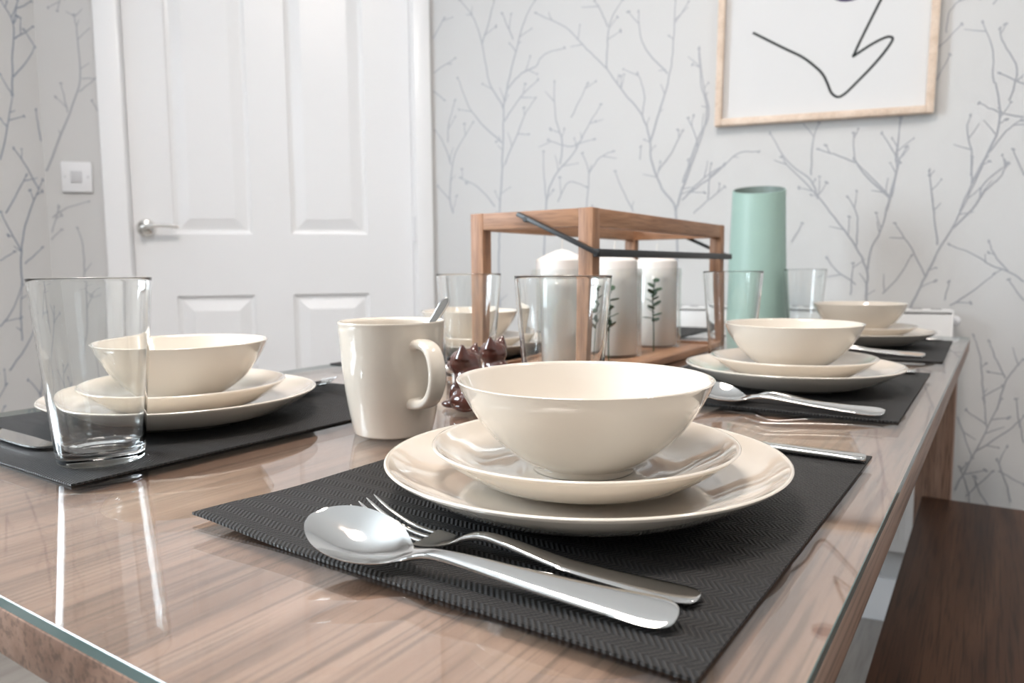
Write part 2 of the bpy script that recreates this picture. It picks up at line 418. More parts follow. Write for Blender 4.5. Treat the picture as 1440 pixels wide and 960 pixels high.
# ---- wallpaper print: slender branches with buds, traced as thin flat ribbons on the paper
WP = {'P': '0.226,0.713 0.22,0.882 0.223,0.996 0.226,1.088 0.234,1.206 0.239,1.334 0.238,1.386 0.197,1.457 0.173,1.571 0.149,1.644 0.102,1.708|0.24,1.379 0.255,1.448 0.287,1.558 0.315,1.635 0.343,1.674|0.243,1.344 0.293,1.406 0.349,1.451|0.173,1.571 0.2,1.644 0.214,1.692|0.235,1.283 0.178,1.333 0.127,1.396 0.091,1.484|0.242,1.218 0.285,1.305 0.307,1.354 0.342,1.402|0.254,1.435 0.3,1.475 0.342,1.489 0.369,1.52 0.43,1.531|0.211,1.095 0.153,1.157 0.094,1.187|0.069,1.081 0.058,1.135 0.072,1.242 0.095,1.287 0.141,1.349|0.058,1.122 -0.007,1.192|0.064,1.229 0.038,1.297 -0.003,1.354|0.054,1.296 0.058,1.349 0.082,1.419|0.008,1.506 0.084,1.543|0.002,1.598 0.049,1.664|0.007,1.453 0.044,1.423|0.387,0.718 0.367,0.914 0.375,1.102 0.402,1.177 0.456,1.236 0.496,1.302 0.538,1.365|0.375,1.102 0.368,1.172 0.365,1.249|0.416,1.208 0.423,1.27 0.403,1.346 0.4,1.44|0.476,1.266 0.443,1.256 0.379,1.279|0.45,1.336 0.499,1.427|0.483,0.849 0.493,0.977 0.496,1.078 0.503,1.178 0.483,1.235|0.503,1.178 0.535,1.219 0.574,1.235|0.409,1.1 0.443,1.156 0.496,1.14|0.744,0.727 0.754,0.881 0.749,1.062 0.712,1.124 0.68,1.204 0.677,1.252 0.654,1.325 0.604,1.389 0.553,1.46 0.495,1.521 0.43,1.589 0.343,1.637|0.678,1.252 0.697,1.315 0.72,1.39 0.734,1.464 0.739,1.549 0.741,1.618|0.553,1.46 0.556,1.537 0.565,1.589 0.596,1.638|0.556,1.573 0.533,1.623 0.517,1.649|0.723,1.43 0.671,1.488 0.646,1.544 0.642,1.602|0.654,1.325 0.66,1.384 0.641,1.439|0.699,1.173 0.735,1.218 0.764,1.275|0.742,1.56 0.776,1.607|0.749,1.062 0.766,1.121 0.794,1.196 0.827,1.31 0.811,1.398 0.804,1.487|0.794,1.196 0.805,1.243 0.778,1.309|0.766,1.092 0.824,1.148 0.876,1.18|0.797,1.055 0.843,1.094 0.877,1.122|0.632,1.067 0.6,1.129 0.58,1.179|0.273,1.572 0.239,1.651|0.285,1.305 0.32,1.299|0.649,1.206 0.652,1.241|1.242,0.614 1.235,0.715 1.228,0.836 1.226,0.896 1.2,0.957 1.148,1.031 1.096,1.1 1.037,1.163 1.017,1.192|1.226,0.896 1.236,0.956 1.255,1.001 1.27,1.079 1.282,1.136 1.28,1.175|1.27,1.079 1.223,1.133 1.186,1.174|1.2,0.957 1.2,1.029 1.177,1.083|1.191,0.836 1.195,0.917|1.288,0.677 1.308,0.758 1.332,0.821 1.356,0.883 1.384,0.953 1.407,0.997 1.441,1.084 1.47,1.162|1.356,0.883 1.324,0.948 1.284,1.014|1.378,0.96 1.366,1.043 1.353,1.138|1.407,0.997 1.454,1.052 1.468,1.101 1.513,1.144|1.264,0.84 1.298,0.883 1.325,0.935|1.41,0.812 1.452,0.844 1.499,0.889|1.558,0.87 1.526,0.895 1.493,0.907 1.459,0.933 1.403,0.959|1.526,0.895 1.497,0.932 1.485,0.964|1.561,0.826 1.527,0.876|1.398,0.825 1.407,0.87|1.493,0.575 1.487,0.627 1.479,0.691 1.463,0.742|1.52,0.564 1.533,0.629 1.553,0.669 1.568,0.688|1.533,0.642 1.509,0.692 1.496,0.73|1.492,0.595 1.528,0.623|1.203,0.863 1.159,0.897 1.133,0.931|1.049,0.973 1.073,1.02|1.44,1.121 1.44,1.164|1.443,1.104 1.473,1.174 1.492,1.234 1.484,1.315 1.474,1.341 1.471,1.401 1.448,1.468|1.443,1.104 1.44,1.166 1.428,1.229 1.433,1.259|1.473,1.169 1.506,1.218 1.535,1.24|1.539,1.245 1.486,1.264 1.448,1.286|1.45,1.047 1.469,1.082 1.498,1.112 1.514,1.146|1.546,1.114 1.521,1.176|1.509,1.287 1.521,1.356 1.492,1.413 1.482,1.449|1.536,1.32 1.487,1.349|1.264,1.043 1.283,1.134 1.281,1.182 1.287,1.266|1.281,1.177 1.247,1.232|1.368,1.034 1.354,1.125|1.359,1.348 1.386,1.403|1.358,1.419 1.406,1.469|1.375,1.453 1.378,1.497 1.399,1.525|1.421,1.038 1.443,1.104|1.107,1.079 1.089,1.128 1.031,1.179 0.989,1.253|1.089,1.14 1.092,1.222 1.104,1.268|1.274,1.072 1.197,1.157 1.184,1.238|1.197,1.163 1.142,1.189 1.103,1.204|0.767,1.138 0.803,1.243 0.833,1.314 0.816,1.396 0.805,1.482|0.78,1.106 0.848,1.153 0.908,1.205 0.961,1.207|0.834,1.091 0.841,1.184|1.274,1.078 1.286,1.157 1.283,1.186 1.287,1.264|1.44,0.358 1.474,0.443 1.528,0.592|1.479,0.458 1.543,0.514 1.575,0.553|1.466,0.346 1.518,0.414|1.558,0.341 1.55,0.377 1.526,0.444|1.53,0.415 1.583,0.388|1.501,0.518 1.491,0.59|1.567,0.523 1.557,0.594|1.577,0.488 1.566,0.538|1.438,0.543 1.474,0.443|1.5,0.526 1.456,0.559', 'D': '1.086,1.171 1.069,1.203 1.008,1.35 0.976,1.444 0.976,1.567 0.981,1.613|1.012,1.35 1.025,1.429|0.982,1.407 0.931,1.45|1.094,1.032 1.043,1.082 0.974,1.107|0.997,0.899 0.996,0.983 1.008,1.033|1.098,0.909 1.049,0.975|0.926,1.337 0.95,1.385|1.076,1.203 1.081,1.235|0.973,1.444 0.928,1.446|1.077,1.008 1.05,1.09|1.094,0.983 1.046,1.028|0.997,0.899 1.002,0.756 1.022,0.671|0.999,0.798 0.956,0.882', 'L': '0.076,1.379 0.068,1.473 0.059,1.566 0.089,1.617|0.059,1.566 0.042,1.632|0.12,1.204 0.095,1.292 0.076,1.379|0.095,1.292 0.112,1.311|0.076,1.379 0.104,1.426|0.069,1.427 0.025,1.484 0.001,1.529 -0.013,1.556|0.059,1.528 0.006,1.574 -0.022,1.613|0.002,1.521 0.031,1.559|0.012,1.491 -0.016,1.502|0.086,0.877 0.082,0.965 0.061,1.053 0.022,1.136 0.008,1.166|0.082,0.965 0.13,1.069|0.022,1.136 0.047,1.19 0.083,1.24|0.002,1.251 0.009,1.306 0.014,1.353|0.074,0.933 0.022,0.978|0.14,0.941 0.099,0.965|0.044,1.609 -0.003,1.647|0.153,0.769 0.119,0.807 0.086,0.877|0.097,0.725 0.095,0.805 0.086,0.877|0.115,1.066 0.052,1.173|0.138,0.649 0.077,0.723 0.046,0.803'}

def print_mesh(paths, sgn, seed, zshift=(0.0,), clip=(0, 9, 0, 9), ushift=(0.0,)):
    rnd = random.Random(seed)
    V = []; F = []
    lvl = [0]
    def ribbon(pts, w0, w1):
        lvl[0] += 1
        y = sgn*(0.0006 + 0.00001*(lvl[0] % 40))
        n = len(pts); base = len(V)
        for i, (u, z) in enumerate(pts):
            a = pts[max(i-1, 0)]; c = pts[min(i+1, n-1)]
            dx, dz = c[0]-a[0], c[1]-a[1]; l = math.hypot(dx, dz) or 1
            w = (w0 + (w1-w0)*i/(n-1))*0.5
            V.append((u - dz/l*w, y, z + dx/l*w)); V.append((u + dz/l*w, y, z - dx/l*w))
        for i in range(n-1):
            F.append((base+2*i, base+2*i+1, base+2*i+3, base+2*i+2))
    def bud(u, z, r):
        lvl[0] += 1
        y = sgn*(0.0006 + 0.00001*(lvl[0] % 40)); base = len(V); a0 = rnd.random()*6.28
        for k in range(8):
            a = 2*pi*k/8; px, pz = r*cos(a), 0.55*r*sin(a)
            V.append((u + px*cos(a0) - pz*sin(a0), y, z + px*sin(a0) + pz*cos(a0)))
        F.append(tuple(range(base, base+8)))
    for du in ushift:
        for dz in zshift:
            for pl in paths:
                pl = [(u+du, z+dz) for u, z in pl]
                P = [Vector(p) for p in pl]
                L = sum((q-p).length for p, q in zip(P, P[1:]))
                S = [(v[0], v[1]) for v in smooth_prof([(p.x, p.y) for p in P], 5)]
                S = [(u + rnd.uniform(-1, 1)*0.0012, z + rnd.uniform(-1, 1)*0.0012) for u, z in S]
                S = [q for q in S if clip[0] < q[0] < clip[1] and clip[2] < q[1] < clip[3]]     # the paper ends at the corner
                if len(S) < 4: continue
                w = min(0.0066, 0.0030 + 0.0068*L)
                ribbon(S, w, 0.0024)
                bud(S[-1][0], S[-1][1], 0.0050)
                for k in range(int(L/0.075)):
                    i = rnd.randrange(1, len(S)-1); a = S[i]; c = S[i+1]
                    ang = math.atan2(c[1]-a[1], c[0]-a[0]) + rnd.choice((-1, 1))*rnd.uniform(0.5, 1.0)
                    ln = rnd.uniform(0.012, 0.05)
                    e = (a[0] + cos(ang)*ln, a[1] + sin(ang)*ln)
                    if e[0] < clip[0]+0.004 or e[0] > clip[1]-0.004: continue
                    ribbon([a, ((a[0]+e[0])/2 + rnd.uniform(-1, 1)*0.002, (a[1]+e[1])/2), e], 0.003, 0.0018)
                    if rnd.random() < 0.6: bud(e[0], e[1], rnd.uniform(0.003, 0.0065))
    me = bpy.data.meshes.new('branch_print'); me.from_pydata(V, [], F); me.update()
    return me
def unpack(s): return [[tuple(map(float, p.split(','))) for p in l.split()] for l in s.split('|')]
bp_ = obj('branch_print', print_mesh(unpack(WP['P']), -1, 1, (0.0, 1.16, -1.05), (0.004, PLEN-0.1, 0.12, 2.38), (0.0, 1.60)), M['print'], wall_p)
tag(bp_, 'silver grey bare branches printed on the wallpaper', kind='stuff')
bp_ = obj('branch_print', print_mesh(unpack(WP['D']), 1, 2, (0.0, 0.95, -0.95), (0.93, 1.076, 0.12, 2.38)), M['print'], wall_d)
tag(bp_, 'silver grey branches printed beside the door', kind='stuff')
bp_ = obj('branch_print', print_mesh(unpack(WP['L']), 1, 3, (0.0, 1.0, -1.0), (0.004, 0.9, 0.12, 2.38), (0.0, 0.17, 0.34, 0.51, 0.68)), M['print_cool_lit'], wall_l)
tag(bp_, 'silver grey branches on the left wall with cool light painted in', kind='stuff')

# ---- door: leaf of stiles and rails, sunk panels, lever handle, hinge, casing
DY = -0.022                                            # leaf face sits behind the wall face
leaf = bmesh.new()
s0, s1 = 0.064, 0.868
PX = ((0.203, 0.430), (0.541, 0.760)); PZ = ((0.200, 0.837), (1.018, 1.900))
xs = [s0, PX[0][0], PX[0][1], PX[1][0], PX[1][1], s1]; zs = [0.005, PZ[0][0], PZ[0][1], PZ[1][0], PZ[1][1], 2.045]
for i in (0, 2, 4): box_bm(xs[i], xs[i+1], DY-0.035, DY, zs[0], zs[5], bm=leaf)
for i in (1, 3):
    for k in (0, 2, 4): box_bm(xs[i], xs[i+1], DY-0.035, DY, zs[k], zs[k+1], bm=leaf)
door = wobj('door_1', mesh_of(leaf, 'door_1', False), M['white_paint'], C1, DD)
tag(door, 'white panelled internal door with chrome lever handle', kind='structure')
def door_panel(x0, x1, z0, z1):
    b = bmesh.new(); rings = []
    for ins, y in ((-0.002, DY-0.001), (0.004, DY-0.009), (0.012, DY-0.011), (0.018, DY-0.010), (0.046, DY-0.001), (0.050, DY-0.0008)):
        rings.append([b.verts.new((x, y, z)) for x, z in ((x0+ins, z0+ins), (x1-ins, z0+ins), (x1-ins, z1-ins), (x0+ins, z1-ins))])
    for p, q in zip(rings, rings[1:]):
        for k in range(4): b.faces.new((p[k], p[(k+1) % 4], q[(k+1) % 4], q[k]))
    b.faces.new(rings[-1])
    back = [b.verts.new((x, DY-0.030, z)) for x, z in ((x0, z0), (x1, z0), (x1, z1), (x0, z1))]
    b.faces.new(back[::-1])
    for k in range(4): b.faces.new((rings[0][k], back[k], back[(k+1) % 4], rings[0][(k+1) % 4]))
    return mesh_of(b, 'door_panel', False)
for px in PX:
    for pz in PZ: obj('door_panel', door_panel(px[0], px[1], pz[0], pz[1]), M['white_paint'], door)
rose = bmesh.new(); lathe_bm([(0, 0), (0.026, 0), (0.026, 0.006), (0.022, 0.011), (0.012, 0.013), (0.010, 0.045), (0, 0.046)], 40, rose)
bmesh.ops.rotate(rose, verts=rose.verts[:], cent=(0, 0, 0), matrix=Matrix.Rotation(-pi/2, 3, 'X'))
hd = obj('door_handle', rose, M['chrome'], door, (0.832, DY, 1.035)); hd['label'] = 'chrome lever door handle'
obj('lever', tube_bm(smooth_prof([(0.004, 0.040, 0), (-0.015, 0.044, 0.003), (-0.050, 0.044, 0.006), (-0.095, 0.040, 0.002)], 5), 0.0075, 12, flat=0.8), M['chrome'], hd)
obj('latch', box_bm(0.8685, 0.876, DY-0.03, DY-0.006, 1.00, 1.06), M['slot'], door)
for z in (0.25, 1.035, 1.80):
    hg = bmesh.new(); lathe_bm([(0, -0.038), (0.0065, -0.038), (0.0065, 0.038), (0, 0.038)], 16, hg)
    obj('hinge', hg, M['white_plastic'], door, (0.060, 0.004, z))
tag(wobj('trim_1', box_bm(0.869, 0.932, 0, 0.018, 0, 2.12, 0.005), M['white_paint'], C1, DD), 'white door casing on the handle side', kind='structure')
tag(wobj('trim_2', box_bm(0.003, 0.056, 0, 0.018, 0, 2.12, 0.005), M['white_paint'], C1, DD), 'white door casing on the hinge side', kind='structure')
tag(wobj('trim_3', box_bm(0.057, 0.868, 0, 0.018, 2.055, 2.12, 0.005), M['white_paint'], C1, DD), 'white door casing above the door', kind='structure')
tag(wobj('trim_4', box_bm(0.8695, 0.884, -0.09, 0, 0, 2.055), M['white_paint'], C1, DD), 'white door jamb on the latch side', kind='structure')
tag(wobj('trim_5', box_bm(0.046, 0.0632, -0.09, -0.001, 0, 2.055), M['white_paint'], C1, DD), 'white door jamb on the hinge side', kind='structure')

# ---- light switch on the door wall
sw = thing('light_switch', 'square white light switch on wallpaper beside the door', 'switch')
sw.matrix_world = wframe(C1 + DD*0.998, DD, 0) @ Matrix.Translation((0, 0, 1.174))
obj('plate', box_bm(-0.039, 0.039, 0.0008, 0.010, -0.042, 0.042, 0.003), M['white_plastic'], sw)
obj('rocker', box_bm(-0.014, 0.014, 0.010, 0.013, -0.016, 0.016, 0.001), M['rocker'], sw)
for x in (-0.029, 0.029):
    s = bmesh.new(); lathe_bm([(0, 0), (0.003, 0), (0.0025, 0.001), (0, 0.001)], 12, s); bmesh.ops.rotate(s, verts=s.verts[:], cent=(0, 0, 0), matrix=Matrix.Rotation(-pi/2, 3, 'X'))
    obj('screw', s, M['rocker'], sw, (x, 0.0098, 0))

# ---- framed line drawing
pf = thing('picture_frame', 'pale wood framed abstract black line drawing on the wall', 'picture')
pf.matrix_world = wframe(C1, DP) @ Matrix.Translation((0.851, 0, 1.277)) @ Matrix.Rotation(radians(0.9), 4, 'Y')
PWD, PHT = 0.503, 0.705; fw_ = 0.017
for (x0, x1, z0, z1, nm) in ((0, fw_, 0, PHT, 'frame_side'), (PWD-fw_, PWD, 0, PHT, 'frame_side'), (fw_, PWD-fw_, 0, fw_, 'frame_side'), (fw_, PWD-fw_, PHT-fw_, PHT, 'frame_side')):
    obj(nm, box_bm(x0, x1, -0.028, -0.003, z0, z1, 0.0015), M['frame_wood'], pf)
sheet = obj('paper', box_bm(fw_, PWD-fw_, -0.010, -0.005, fw_, PHT-fw_), M['paper'], pf); sheet['label'] = 'white paper with a drawn line'
ART = [(0.937,1.502),(0.977,1.478),(1.017,1.454),(1.058,1.43),(1.089,1.404),(1.108,1.383),(1.12,1.359),(1.129,1.338),(1.144,1.326),(1.161,1.333),(1.186,1.358),(1.216,1.39),(1.242,1.422),(1.259,1.45),(1.253,1.458),(1.239,1.456),(1.213,1.444),(1.176,1.421),(1.174,1.42),(1.176,1.424),(1.186,1.449),(1.202,1.486),(1.225,1.538),(1.239,1.57),(1.25,1.62),(1.23,1.69),(1.18,1.73),(1.10,1.74)]
def flat_line(pts, w, y):
    b = bmesh.new(); S = [(v[0], v[1]) for v in smooth_prof(pts, 4)]; n = len(S); prev = None
    for i, (u, z) in enumerate(S):
        a = S[max(i-1, 0)]; c = S[min(i+1, n-1)]; dx, dz = c[0]-a[0], c[1]-a[1]; l = math.hypot(dx, dz) or 1
        q = (b.verts.new((u - dz/l*w/2, y, z + dx/l*w/2)), b.verts.new((u + dz/l*w/2, y, z - dx/l*w/2)))
        if prev: b.faces.new((prev[0], prev[1], q[1], q[0]))
        prev = q
    return b
obj('drawn_line', mesh_of(flat_line([(u-0.851, z-1.272) for u, z in ART], 0.0062, -0.0104), 'drawn_line', False), M['ink'], sheet)
b = bmesh.new(); vs = [b.verts.new((1.157-0.851+0.036*cos(2*pi*k/24), -0.0103, 1.578-1.280+0.019*sin(2*pi*k/24))) for k in range(24)]; b.faces.new(vs)
obj('drawn_spot', mesh_of(b, 'drawn_spot', False), M['purple_ink'], sheet)

# ---- radiator under the picture
rad = thing('radiator', 'white panel radiator on the wall behind the table end', 'radiator')
rad.matrix_world = wframe(C1, DP)
RU0, RU1, RZ0, RZ1 = 0.66, 1.405, 0.21, 0.806
obj('front_panel', box_bm(RU0, RU1, -0.080, -0.072, RZ0, RZ1-0.01, 0.003), M['radiator'], rad)
obj('rear_panel', box_bm(RU0, RU1, -0.038, -0.030, RZ0, RZ1-0.01, 0.003), M['radiator'], rad)
nfl = 20
fl = box_bm(-0.010, 0.010, -0.0835, -0.0795, RZ0+0.03, RZ1-0.05, 0.0018)
flm = mesh_of(fl, 'flute')
for i in range(nfl): obj('flute', flm, M['radiator'], rad, (RU0+0.03 + (RU1-RU0-0.06)*i/(nfl-1), 0, 0))
for u in (RU0-0.003, RU1-0.001): obj('side_cover', box_bm(u, u+0.004, -0.084, -0.026, RZ0+0.01, RZ1, 0.001), M['radiator'], rad)
top = obj('top_grille', box_bm(RU0-0.003, RU1+0.003, -0.084, -0.026, RZ1-0.006, RZ1, 0.002), M['radiator'], rad)
slm = mesh_of(box_bm(-0.011, 0.011, -0.068, -0.040, RZ1-0.0004, RZ1+0.0006), 'slot', False)
for i in range(18): obj('slot', slm, M['slot'], top, (RU0+0.03 + (RU1-RU0-0.06)*i/17, 0, 0))
vb = bmesh.new(); lathe_bm([(0, 0), (0.012, 0), (0.013, 0.006), (0.011, 0.014), (0.006, 0.018), (0, 0.018)], 24, vb); bmesh.ops.rotate(vb, verts=vb.verts[:], cent=(0, 0, 0), matrix=Matrix.Rotation(pi/2, 3, 'Y'))
obj('air_vent_cap', vb, M['white_plastic'], rad, (RU1+0.003, -0.055, 0.779))
vb = bmesh.new(); lathe_bm([(0, 0), (0.009, 0), (0.009, 0.012), (0.014, 0.013), (0.016, 0.03), (0.013, 0.05), (0, 0.052)], 24, vb)
obj('valve_knob', vb, M['white_plastic'], rad, (RU1+0.022, -0.055, 0.27))
obj('valve_pipe', tube_bm([(RU1+0.003, -0.055, 0.262), (RU1+0.022, -0.055, 0.262), (RU1+0.0221, -0.055, 0.24), (RU1+0.0222, -0.055, 0.0)], 0.0075, 12), M['chrome'], rad)
for u in (RU0+0.08, RU1-0.08): obj('wall_bracket', box_bm(u-0.015, u+0.015, -0.031, -0.0005, RZ0+0.05, RZ1-0.06), M['radiator'], rad)

# ================================================================== TABLE AND BENCH
TX0, TX1, TY0, TY1 = -0.893, -0.052, 0.142, 1.800
table = thing('dining_table', 'limed oak dining table with square legs under a glass sheet', 'table', ((TX0+TX1)/2, (TY0+TY1)/2, 0))
hx, hy = (TX1-TX0)/2, (TY1-TY0)/2
obj('tabletop', box_bm(-hx, hx, -hy, hy, TT-0.030, TT-0.0065, 0.0012), M['oak'], table)
legm = mesh_of(box_bm(-0.033, 0.033, -0.033, 0.033, 0, TT-0.0295, 0.002), 'leg')
M['oak_z'] = wood('limed_oak_leg', (0.195, 0.108, 0.072), (0.305, 0.182, 0.128), (0.385, 0.245, 0.180), 0.45, (30, 30, 1.5), 1.0, 0.42)
for sx in (-1, 1):
    for sy in (-1, 1): obj('leg', legm, M['oak_z'], table, (sx*(hx-0.050), sy*(hy-0.035), 0))
gb = box_bm(-hx, hx, -hy, hy, -0.006, 0, 0.0004, 1)
gm = mesh_of(gb, 'glass_sheet', False)
gm.materials.append(M['sheet_glass']); gm.materials.append(M['glass_edge'])
for p in gm.polygons: p.material_index = 0 if abs(p.normal.z) > 0.9 else 1
tag(obj('glass_sheet', gm, None, None, ((TX0+TX1)/2, (TY0+TY1)/2, TT)), 'clear glass sheet with green edge covering the table top', 'glass sheet')

BX0, BX1, BY0, BY1, BZ = -0.112, 0.268, 0.23, 1.726, 0.430
bench = thing('bench', 'dark brown wooden bench beside the dining table', 'bench', ((BX0+BX1)/2, (BY0+BY1)/2, 0), radians(0.6))
bx, by = (BX1-BX0)/2, (BY1-BY0)/2
obj('seat', box_bm(-bx, bx, -by, by, BZ-0.032, BZ, 0.002), M['walnut'], bench)
for sy in (-1, 1): obj('leg', box_bm(-bx+0.03, bx-0.03, sy*(by-0.20)-0.02, sy*(by-0.20)+0.02, 0, BZ-0.0315, 0.002), M['walnut'], bench)
obj('stretcher', box_bm(-0.015, 0.015, -by+0.219, by-0.219, 0.22, 0.28, 0.002), M['walnut'], bench)

# ================================================================== TABLEWARE
def plate_prof(R, Hh, base, wall=0.0032, well=0.0075):
    o = [(0, 0.0016), (base*0.90, 0.0016), (base*0.93, 0), (base*0.99, 0)]
    o += [(p[0], p[1]) for p in smooth_prof([(base*1.02, 0.0016), (base + (R-base)*0.35, Hh*0.20), (base + (R-base)*0.72, Hh*0.58), (R-0.0008, Hh-0.0022)], 6)]
    o += [(R, Hh-0.0008), (R-0.0005, Hh-0.0001), (R-0.0018, Hh)]
    o += [(p[0], p[1]) for p in smooth_prof([(R-0.0034, Hh-0.0012), (base + (R-base)*0.70, Hh*0.58+0.0030), (base + (R-base)*0.30, well+0.0026), (base*0.92, well+0.0002), (base*0.6, well)], 6)]
    o += [(0, well)]
    return o
dinner_me = mesh_of(lathe_bm(plate_prof(0.130, 0.0270, 0.078, well=0.0095), 128), 'dinner_plate', angle=60)
side_me = mesh_of(lathe_bm(plate_prof(0.0994, 0.0265, 0.056, well=0.0075), 112), 'side_plate', angle=60)
BH = 0.0600
bp = [(0, 0.002), (0.029, 0.002), (0.0305, 0), (0.0335, 0), (0.0345, 0.0018)]
bp += [(p[0], p[1]) for p in smooth_prof([(0.0352, 0.0040), (0.0475, 0.0115), (0.0600, 0.0225), (0.0700, 0.0355), (0.0775, 0.0478), (0.0824, BH-0.0018)], 6)]
bp += [(0.0832, BH-0.0006), (0.0827, BH), (0.0815, BH-0.0002)]
bp += [(p[0], p[1]) for p in smooth_prof([(0.0802, BH-0.0022), (0.0750, 0.0488), (0.0670, 0.0360), (0.0565, 0.0235), (0.0430, 0.0130), (0.0300, 0.0078), (0.015, 0.0062)], 6)]
bp += [(0, 0.006)]
bowl_me = mesh_of(lathe_bm(bp, 128), 'bowl', angle=60)

def tumbler_me():
    Hg = 0.1435
    p = [(0, 0.0016), (0.022, 0.0010), (0.0275, 0)]
    p += [(q[0], q[1]) for q in smooth_prof([(0.0290, 0.0002), (0.0306, 0.0020), (0.0314, 0.0060), (0.0330, 0.024), (0.0372, 0.075), (0.0428, Hg-0.0012)], 5)]
    p += [(0.0430, Hg-0.0004), (0.0424, Hg), (0.0417, Hg-0.0006)]
    p += [(q[0], q[1]) for q in smooth_prof([(0.0414, Hg-0.003), (0.0356, 0.075), (0.0312, 0.028), (0.0290, 0.0145), (0.0262, 0.0108), (0.020, 0.0098)], 5)]
    p += [(0, 0.0095)]
    return mesh_of(lathe_bm(p, 96), 'tumbler', angle=60)
glass_me = tumbler_me()

def mat_me(w, d, lifts):
    """w across the table (x), d along it (y); lifts = list of functions (u,v in 0..1)->height."""
    nx, ny = 36, 44; b = bmesh.new(); th = 0.0016
    g = {}
    for k, zz in ((0, 0.0), (1, th)):
        for i in range(nx+1):
            for j in range(ny+1):
                u, v = i/nx, j/ny
                z = zz + sum(f(u, v) for f in lifts)
                g[k, i, j] = b.verts.new(((u-0.5)*w, (v-0.5)*d, z))
    for i in range(nx):
        for j in range(ny):
            b.faces.new((g[1,i,j], g[1,i+1,j], g[1,i+1,j+1], g[1,i,j+1])); b.faces.new((g[0,i,j], g[0,i,j+1], g[0,i+1,j+1], g[0,i+1,j]))
    for i in range(nx):
        b.faces.new((g[0,i,0], g[0,i+1,0], g[1,i+1,0], g[1,i,0])); b.faces.new((g[0,i,ny], g[1,i,ny], g[1,i+1,ny], g[0,i+1,ny]))
    for j in range(ny):
        b.faces.new((g[0,0,j], g[1,0,j], g[1,0,j+1], g[0,0,j+1])); b.faces.new((g[0,nx,j], g[0,nx,j+1], g[1,nx,j+1], g[1,nx,j]))
    return mesh_of(b, 'placemat', angle=50)
MW, MD = 0.316, 0.379
def sm(t): t = max(0.0, min(1.0, t)); return t*t*(3-2*t)

# ---- cutlery: length runs along +x from handle end to tip
HANDLE = [(0.000, .0030, .0020, .0016, 0, 0), (0.0010, .0029, .0052, .0020, 0, 0), (0.004, .0028, .0082, .0022, 0, 0), (0.012, .0028, .0096, .0024, 0, 0), (0.030, .0034, .0088, .0026, 0, 0), (0.065, .0056, .0068, .0030, 0, 0)]
def spoon_me(s=1.0, wf=1.0):
    st = HANDLE + [(0.098, .0084, .0048, .0036, 0, 0), (0.116, .0090, .0037, .0040, 0, 0), (0.126, .0076, .0036, .0040, 0, 0), (0.134, .0054, .0056, .0030, .0006, 0),
          (0.140, .0042, .0105, .0020, .0026, 0), (0.148, .0032, .0160, .0018, .0056, 0), (0.158, .0030, .0192, .0017, .0076, 0), (0.169, .0050, .0198, .0016, .0078, 0),
          (0.179, .0092, .0176, .0016, .0058, 0), (0.1865, .0130, .0132, .0015, .0036, 0), (0.1910, .0156, .0088, .0014, .0018, 0), (0.1932, .0169, .0056, .0013, .0008, 0), (0.1943, .0176, .0028, .0012, .0002, 0), (0.1946, .0178, .0008, .0010, 0, 0)]
    st = [(x*s, z*s, hw*s*(wf if x < 0.13 else 1), th*s, d*s, y) for x, z, hw, th, d, y in st]
    return mesh_of(strip_bm(interp(st, 4), 14), 'spoon', angle=70)
def fork_me():
    st = HANDLE + [(0.095, .0105, .0050, .0036, 0, 0), (0.110, .0118, .0038, .0040, 0, 0), (0.121, .0096, .0036, .0038, 0, 0), (0.129, .0058, .0058, .0028, .0004, 0),
          (0.136, .0040, .0100, .0022, .0012, 0), (0.142, .0036, .0120, .0020, .0014, 0), (0.148, .0038, .0124, .0019, .0012, 0)]
    b = strip_bm(interp(st, 4), 12)
    for k in range(4):
        y = (-0.0105 + k*0.0070)
        tn = [(0.1472, .0041, .0019, .0019, 0, y), (0.155, .0048, .0018, .0019, 0, y*0.99), (0.166, .0072, .0016, .0018, 0, y*0.98), (0.177, .0118, .0014, .0016, 0, y*0.97), (0.186, .0168, .0011, .0014, 0, y*0.96), (0.190, .0194, .0004, .0008, 0, y*0.96)]
        strip_bm(interp(tn, 3), 4, b)
    return mesh_of(b, 'fork', angle=60)
def knife_parts():
    h_ = [(0.000, .0030, .0030, .0030, 0, 0), (0.0015, .0030, .0068, .0046, 0, 0), (0.006, .0030, .0082, .0054, 0, 0), (0.030, .0032, .0080, .0056, 0, 0), (0.070, .0034, .0068, .0058, 0, 0), (0.098, .0034, .0058, .0056, 0, 0), (0.104, .0034, .0056, .0050, 0, 0)]
    hm = mesh_of(strip_bm(interp(h_, 3), 10), 'knife_handle', angle=60)
    # blade outline with a notch at the heel and a rounded tip, a thin flat plate
    low = [(0.1035, -.0050), (0.112, -.0048), (0.1125, -.0085), (0.120, -.0105), (0.150, -.0112), (0.185, -.0108), (0.204, -.0085), (0.214, -.0045), (0.218, 0.002)]
    up = [(0.217, .0062), (0.205, .0080), (0.170, .0078), (0.130, .0064), (0.1035, .0052)]
    P = [(p[0], p[1]) for p in smooth_prof(low, 2)] + up
    b = bmesh.new()
    t = [b.verts.new((x, y, 0.0042)) for x, y in P]; q = [b.verts.new((x, y, 0.0028)) for x, y in P]
    b.faces.new(t); b.faces.new(q[::-1]); n = len(P)
    for i in range(n): b.faces.new((t[i], q[i], q[(i+1) % n], t[(i+1) % n]))
    return hm, mesh_of(b, 'knife_blade', False)
spoon_m, fork_m = spoon_me(), fork_me()
knife_h, knife_b = knife_parts()

